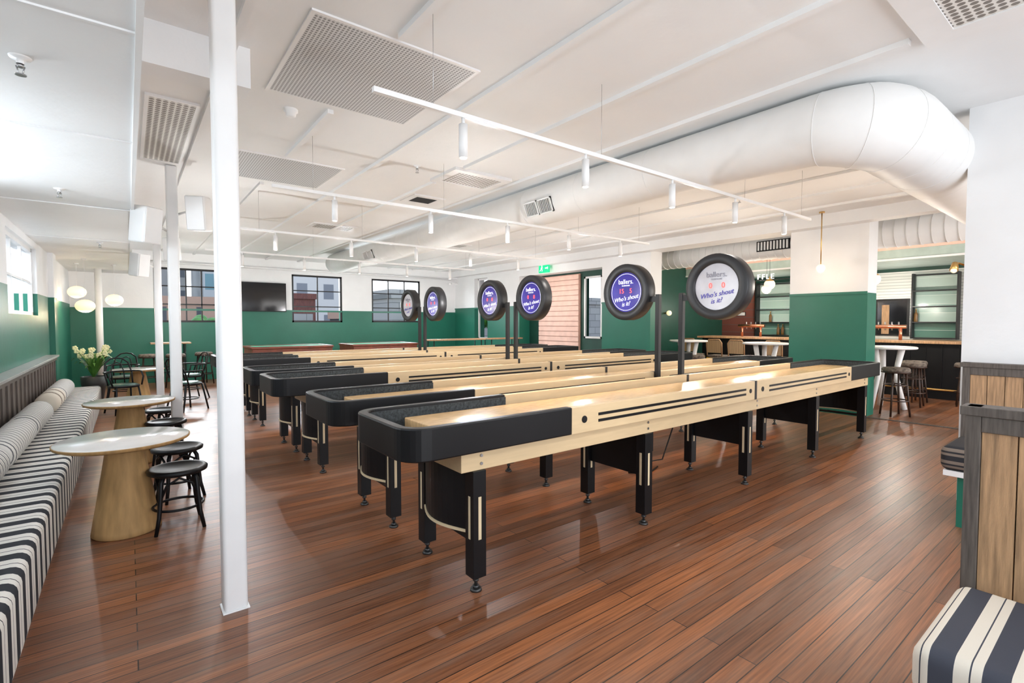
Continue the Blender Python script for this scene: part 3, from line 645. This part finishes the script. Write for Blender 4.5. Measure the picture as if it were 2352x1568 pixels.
make(G().box(-.02,.02,-.34,.34,-.44,.44),'frame','black',e); make(G().box(-.024,-.02,-.29,.29,-.40,.40),'mirror_glass','tv',e); make(G().box(-.03,-.024,.05,.2,-.4,.3),'timber_reveal','oakp',e)
e=thing('illuminated_lettering','white illuminated sign letters on the bar bulkhead','sign',(12.56,5.9,2.56))
make(G().box(-.03,.02,-1.5,1.9,-.02,.0),'mounting_rail','blackm',e)
for ch,yy in (('F',.20),('F',.09),('L',-.02),('E',-.13),('P',-.66)): text(ch,.18,'wtxt',e,faceX(-.03,yy,.065),'sign_letter',ext=.015)
e=thing('wall_sconce','small globe wall light with brass stem','wall light',(11.6,8.2,1.75))
make(G().cyl((0,0,0),(0,-.1,0),.02,n=12),'stem','brass',e); make(G().sphere((0,-.15,0),.07),'lamp_shade','glow',e)
e=thing('wall_picture','small framed picture on dark wall','picture',(14.56,7.6,1.75)); make(G().box(-.02,0,-.15,.15,-.06,.06),'frame','blackm',e); make(G().box(-.023,-.02,-.13,.13,-.045,.045),'artwork','whitem',e)
# ------------------------------------------------------------------ pool tables
P=thing('pool_table','mahogany pool table with green felt','pool table',(2.98,12.45,0),group='pool tables')
make(G().box(-.86,.86,-.5,.5,.76,.91),'frame','mahog',P,bevel=.01)
make(G().box(-.78,.78,-.42,.42,.91,.95),'felt_bed','felt',P)
make(G().box(-.88,.88,-.52,-.44,.91,.96).box(-.88,.88,.44,.52,.91,.96).box(-.88,-.80,-.44,.44,.91,.96).box(.80,.88,-.44,.44,.91,.96),'cushion_rail',['mahog'],P,bevel=.008)
for a in (-1,1):
    for b in (-1,1): make(G().lathe([(.001,0),(.05,0),(.04,.1),(.06,.3),(.045,.4),(.07,.6),(.07,.76)],(a*.72,b*.36,0),20),'leg','mahog',P)
dup(P,(5.2,12.45,0))
# ------------------------------------------------------------------ right booths
def divider(x,y1,lab):
    e=thing('booth_divider',lab,'booth divider',(x,0,0)); t=.075
    make(G().box(0,t,y1-.045,y1,0,1.18).box(-.01,t+.02,-1.2,y1+.015,1.145,1.18).box(0,t,-1.2,y1-.045,1.085,1.145),'frame','oakd',e,bevel=.003)
    g=G(); y=y1-.045
    while y>-1.2: g.box(.012,t-.01,y-.098,y-.002,0,1.085); y-=.1
    make(g,'plank_panel','oakp',e)
divider(2.54,.434,'oak plank booth divider with dark timber frame'); divider(5.28,.93,'oak plank booth divider against the white wall')
def bseat(x0,x1,y1,zt,mat,lab):
    e=thing('booth_bench',lab,'booth bench',(x0,y1,0)); w=x1-x0
    make(G().box(.06,w-.005,-1.2,-.08,0,zt-.22),'base','green',e)
    make(G().box(.0,w-.005,-1.2,-.01,zt-.22,zt-.18),'seat_board','whitem',e)
    make(G().box(-.02,w-.005,-1.2,.01,zt-.18,zt),'seat_cushion',mat,e,bevel=.05,seg=5)
bseat(1.93,2.54,.43,.5,'sbooth','booth seat with navy and cream striped cushion')
bseat(4.72,5.27,.93,.60,'sbrn','booth seat with dark striped cushion and green base')
# ------------------------------------------------------------------ cable under table
make(G().tube([(4.3,3.1,.01),(4.0,3.0,.012),(3.9,3.15,.01),(4.2,3.3,.012),(4.45,3.15,.05),(4.5,3.06,.4),(4.5,3.06,.68)],.008,6),'power_cable','blackm',label='black power cable trailing on the floor',cat='cable')
make(G().box(4.15,4.4,3.25,3.32,0,.05),'power_board','blackm',label='black power board on the floor',cat='power board',bevel=.005)
# ------------------------------------------------------------------ exterior
make(G().box(-120,140,-60,160,-6.2,-6),'ground','asph',kind='structure',label='asphalt street ground outside')
def bld(x0,x1,y,d,z1,mat,lab):
    make(G().box(-(x1-x0)/2,(x1-x0)/2,0,d,0,z1+6).box(-(x1-x0)/2-.1,(x1-x0)/2+.1,-.1,d+.1,z1+6,z1+6.4),'building',mat,loc=((x0+x1)/2,y,-6),label=lab,cat='building')
bld(-3,1.2,55,12,26,'tower2','pale office tower outside the window'); bld(2,5.5,70,12,34,'tower2','grey office tower outside the window'); bld(6.2,10,60,12,22,'tower','teal glass office tower outside the window')
bld(0,4.6,32,6,2.5,'roof','low warm coloured building outside'); bld(5.2,8.4,30,6,1.6,'conc','low concrete building outside')
bld(11,18,50,12,12,'tower2','pale apartment tower outside'); bld(9.5,14.5,26,4,1.7,'roof','dark low building outside'); bld(9,11,38,4,3.2,'brick','red brick building outside the window')
bld(9.5,30,21.2,4,2.6,'conc','grey concrete block building outside')
tr=thing('street_tree','leafy green tree outside the window','tree',(2.9,22,-6))
make(G().tube([(0,0,0),(0,0,6.5)],[.2,.1],8),'trunk','oakd',tr)
g=G()
for k in range(60):
    g.sphere((random.gauss(0,.7),random.gauss(0,.7),6.7+random.gauss(0,.45)),.28,n=8)
make(g,'foliage','leaf',tr)
dup(tr,(-.6,25,-6.4)); dup(tr,(13.0,17.5,-4.8))
# ------------------------------------------------------------------ lighting
w=bpy.data.worlds.new('World'); S.world=w; w.use_nodes=True
n=w.node_tree.nodes; l=w.node_tree.links; bg=n['Background']
tc=n.new('ShaderNodeTexCoord'); sp=n.new('ShaderNodeSeparateXYZ'); l.new(tc.outputs['Generated'],sp.inputs[0])
r=n.new('ShaderNodeValToRGB'); r.color_ramp.elements[0].position=.0; r.color_ramp.elements[0].color=(.93,.96,1,1); r.color_ramp.elements[1].position=.6; r.color_ramp.elements[1].color=(.55,.72,1,1)
l.new(sp.outputs[2],r.inputs[0]); l.new(r.outputs[0],bg.inputs[0]); bg.inputs[1].default_value=1.9
def area(name,loc,rot,sx,sy,e,c=(1,1,1)):
    L=bpy.data.lights.new(name,'AREA'); L.shape='RECTANGLE'; L.size=sx; L.size_y=sy; L.energy=e; L.color=c
    o=bpy.data.objects.new(name,L); COL.objects.link(o); o.location=loc; o.rotation_euler=rot; return o
area('daylight_fill',(2.6,-3.1,1.5),(rad(98),0,0),5.2,2.8,185,(.92,.96,1))  # unseen area light added across the open side behind the camera
area('daylight_fill',(-1.4,4.65,2.08),(0,rad(-90),0),.95,2.5,60,(.86,.93,1))
area('daylight_fill',(-1.4,.8,2.08),(0,rad(-90),0),.95,2.7,32,(.88,.94,1))
area('daylight_fill',(-2.3,8.95,3.4),(0,rad(-50),0),1.3,2.6,170,(.86,.93,1))
for x in (1.2,4.45,7.0): area('daylight_fill',(x,YF+1.1,3.6),(rad(-50),0,0),1.6,1.2,130,(.93,.97,1))
for x in (1.44,5.35,8.35): area('floor_sheen_fill',(x,18.3,3.7),(rad(-80),0,0),2.4,.8,380,(.88,.94,1))  # area lights added out of view past the far windows for floor sheen
area('daylight_fill',(7.5,-3.0,1.8),(rad(95),0,0),3.4,2.8,120,(1,.95,.9))  # added fill from the open side behind the right wall end
area('daylight_fill',(12,-3.0,1.8),(rad(90),0,0),4,2.8,170,(1,.94,.86))  # added fill brightening the bar from out of view
def fill(x,y,z,e,c=(1,1,1)):  # added point lights with no fixture, evening out the room brightness
    L=bpy.data.lights.new('room_fill','POINT'); L.energy=e; L.color=c; L.shadow_soft_size=0
    o=bpy.data.objects.new('room_fill',L); COL.objects.link(o); o.location=(x,y,z)
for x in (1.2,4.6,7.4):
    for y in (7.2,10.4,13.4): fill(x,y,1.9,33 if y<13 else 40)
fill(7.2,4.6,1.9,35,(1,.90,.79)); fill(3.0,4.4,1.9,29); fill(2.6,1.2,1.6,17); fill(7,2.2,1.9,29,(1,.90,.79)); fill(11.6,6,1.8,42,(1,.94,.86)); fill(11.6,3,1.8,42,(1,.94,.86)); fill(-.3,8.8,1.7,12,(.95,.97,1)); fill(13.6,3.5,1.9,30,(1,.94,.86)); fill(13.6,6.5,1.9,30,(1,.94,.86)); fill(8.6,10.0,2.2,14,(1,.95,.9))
for x in (2.5,3.6,4.7,5.8,6.9):  # added warm spots with no fixture, lighting the floor gap between tables
    L=bpy.data.lights.new('floor_wash_fill','SPOT'); L.energy=70; L.spot_size=rad(50); L.spot_blend=.6; L.color=(1,.72,.45); L.shadow_soft_size=.03
    o=bpy.data.objects.new('floor_wash_fill',L); COL.objects.link(o); o.location=(x,3.115,2.6)
# ------------------------------------------------------------------ camera
cam=bpy.data.cameras.new('camera'); co=bpy.data.objects.new('camera',cam); COL.objects.link(co); S.camera=co
cam.sensor_fit='HORIZONTAL'; cam.sensor_width=36; cam.lens=1140/2352*36; cam.clip_start=.03; cam.clip_end=400
co.location=(0,0,1.5); co.rotation_euler=(rad(90-2.21),0,rad(-37.7))
S.view_settings.view_transform='Standard'; S.view_settings.look='None'; S.view_settings.exposure=0.08
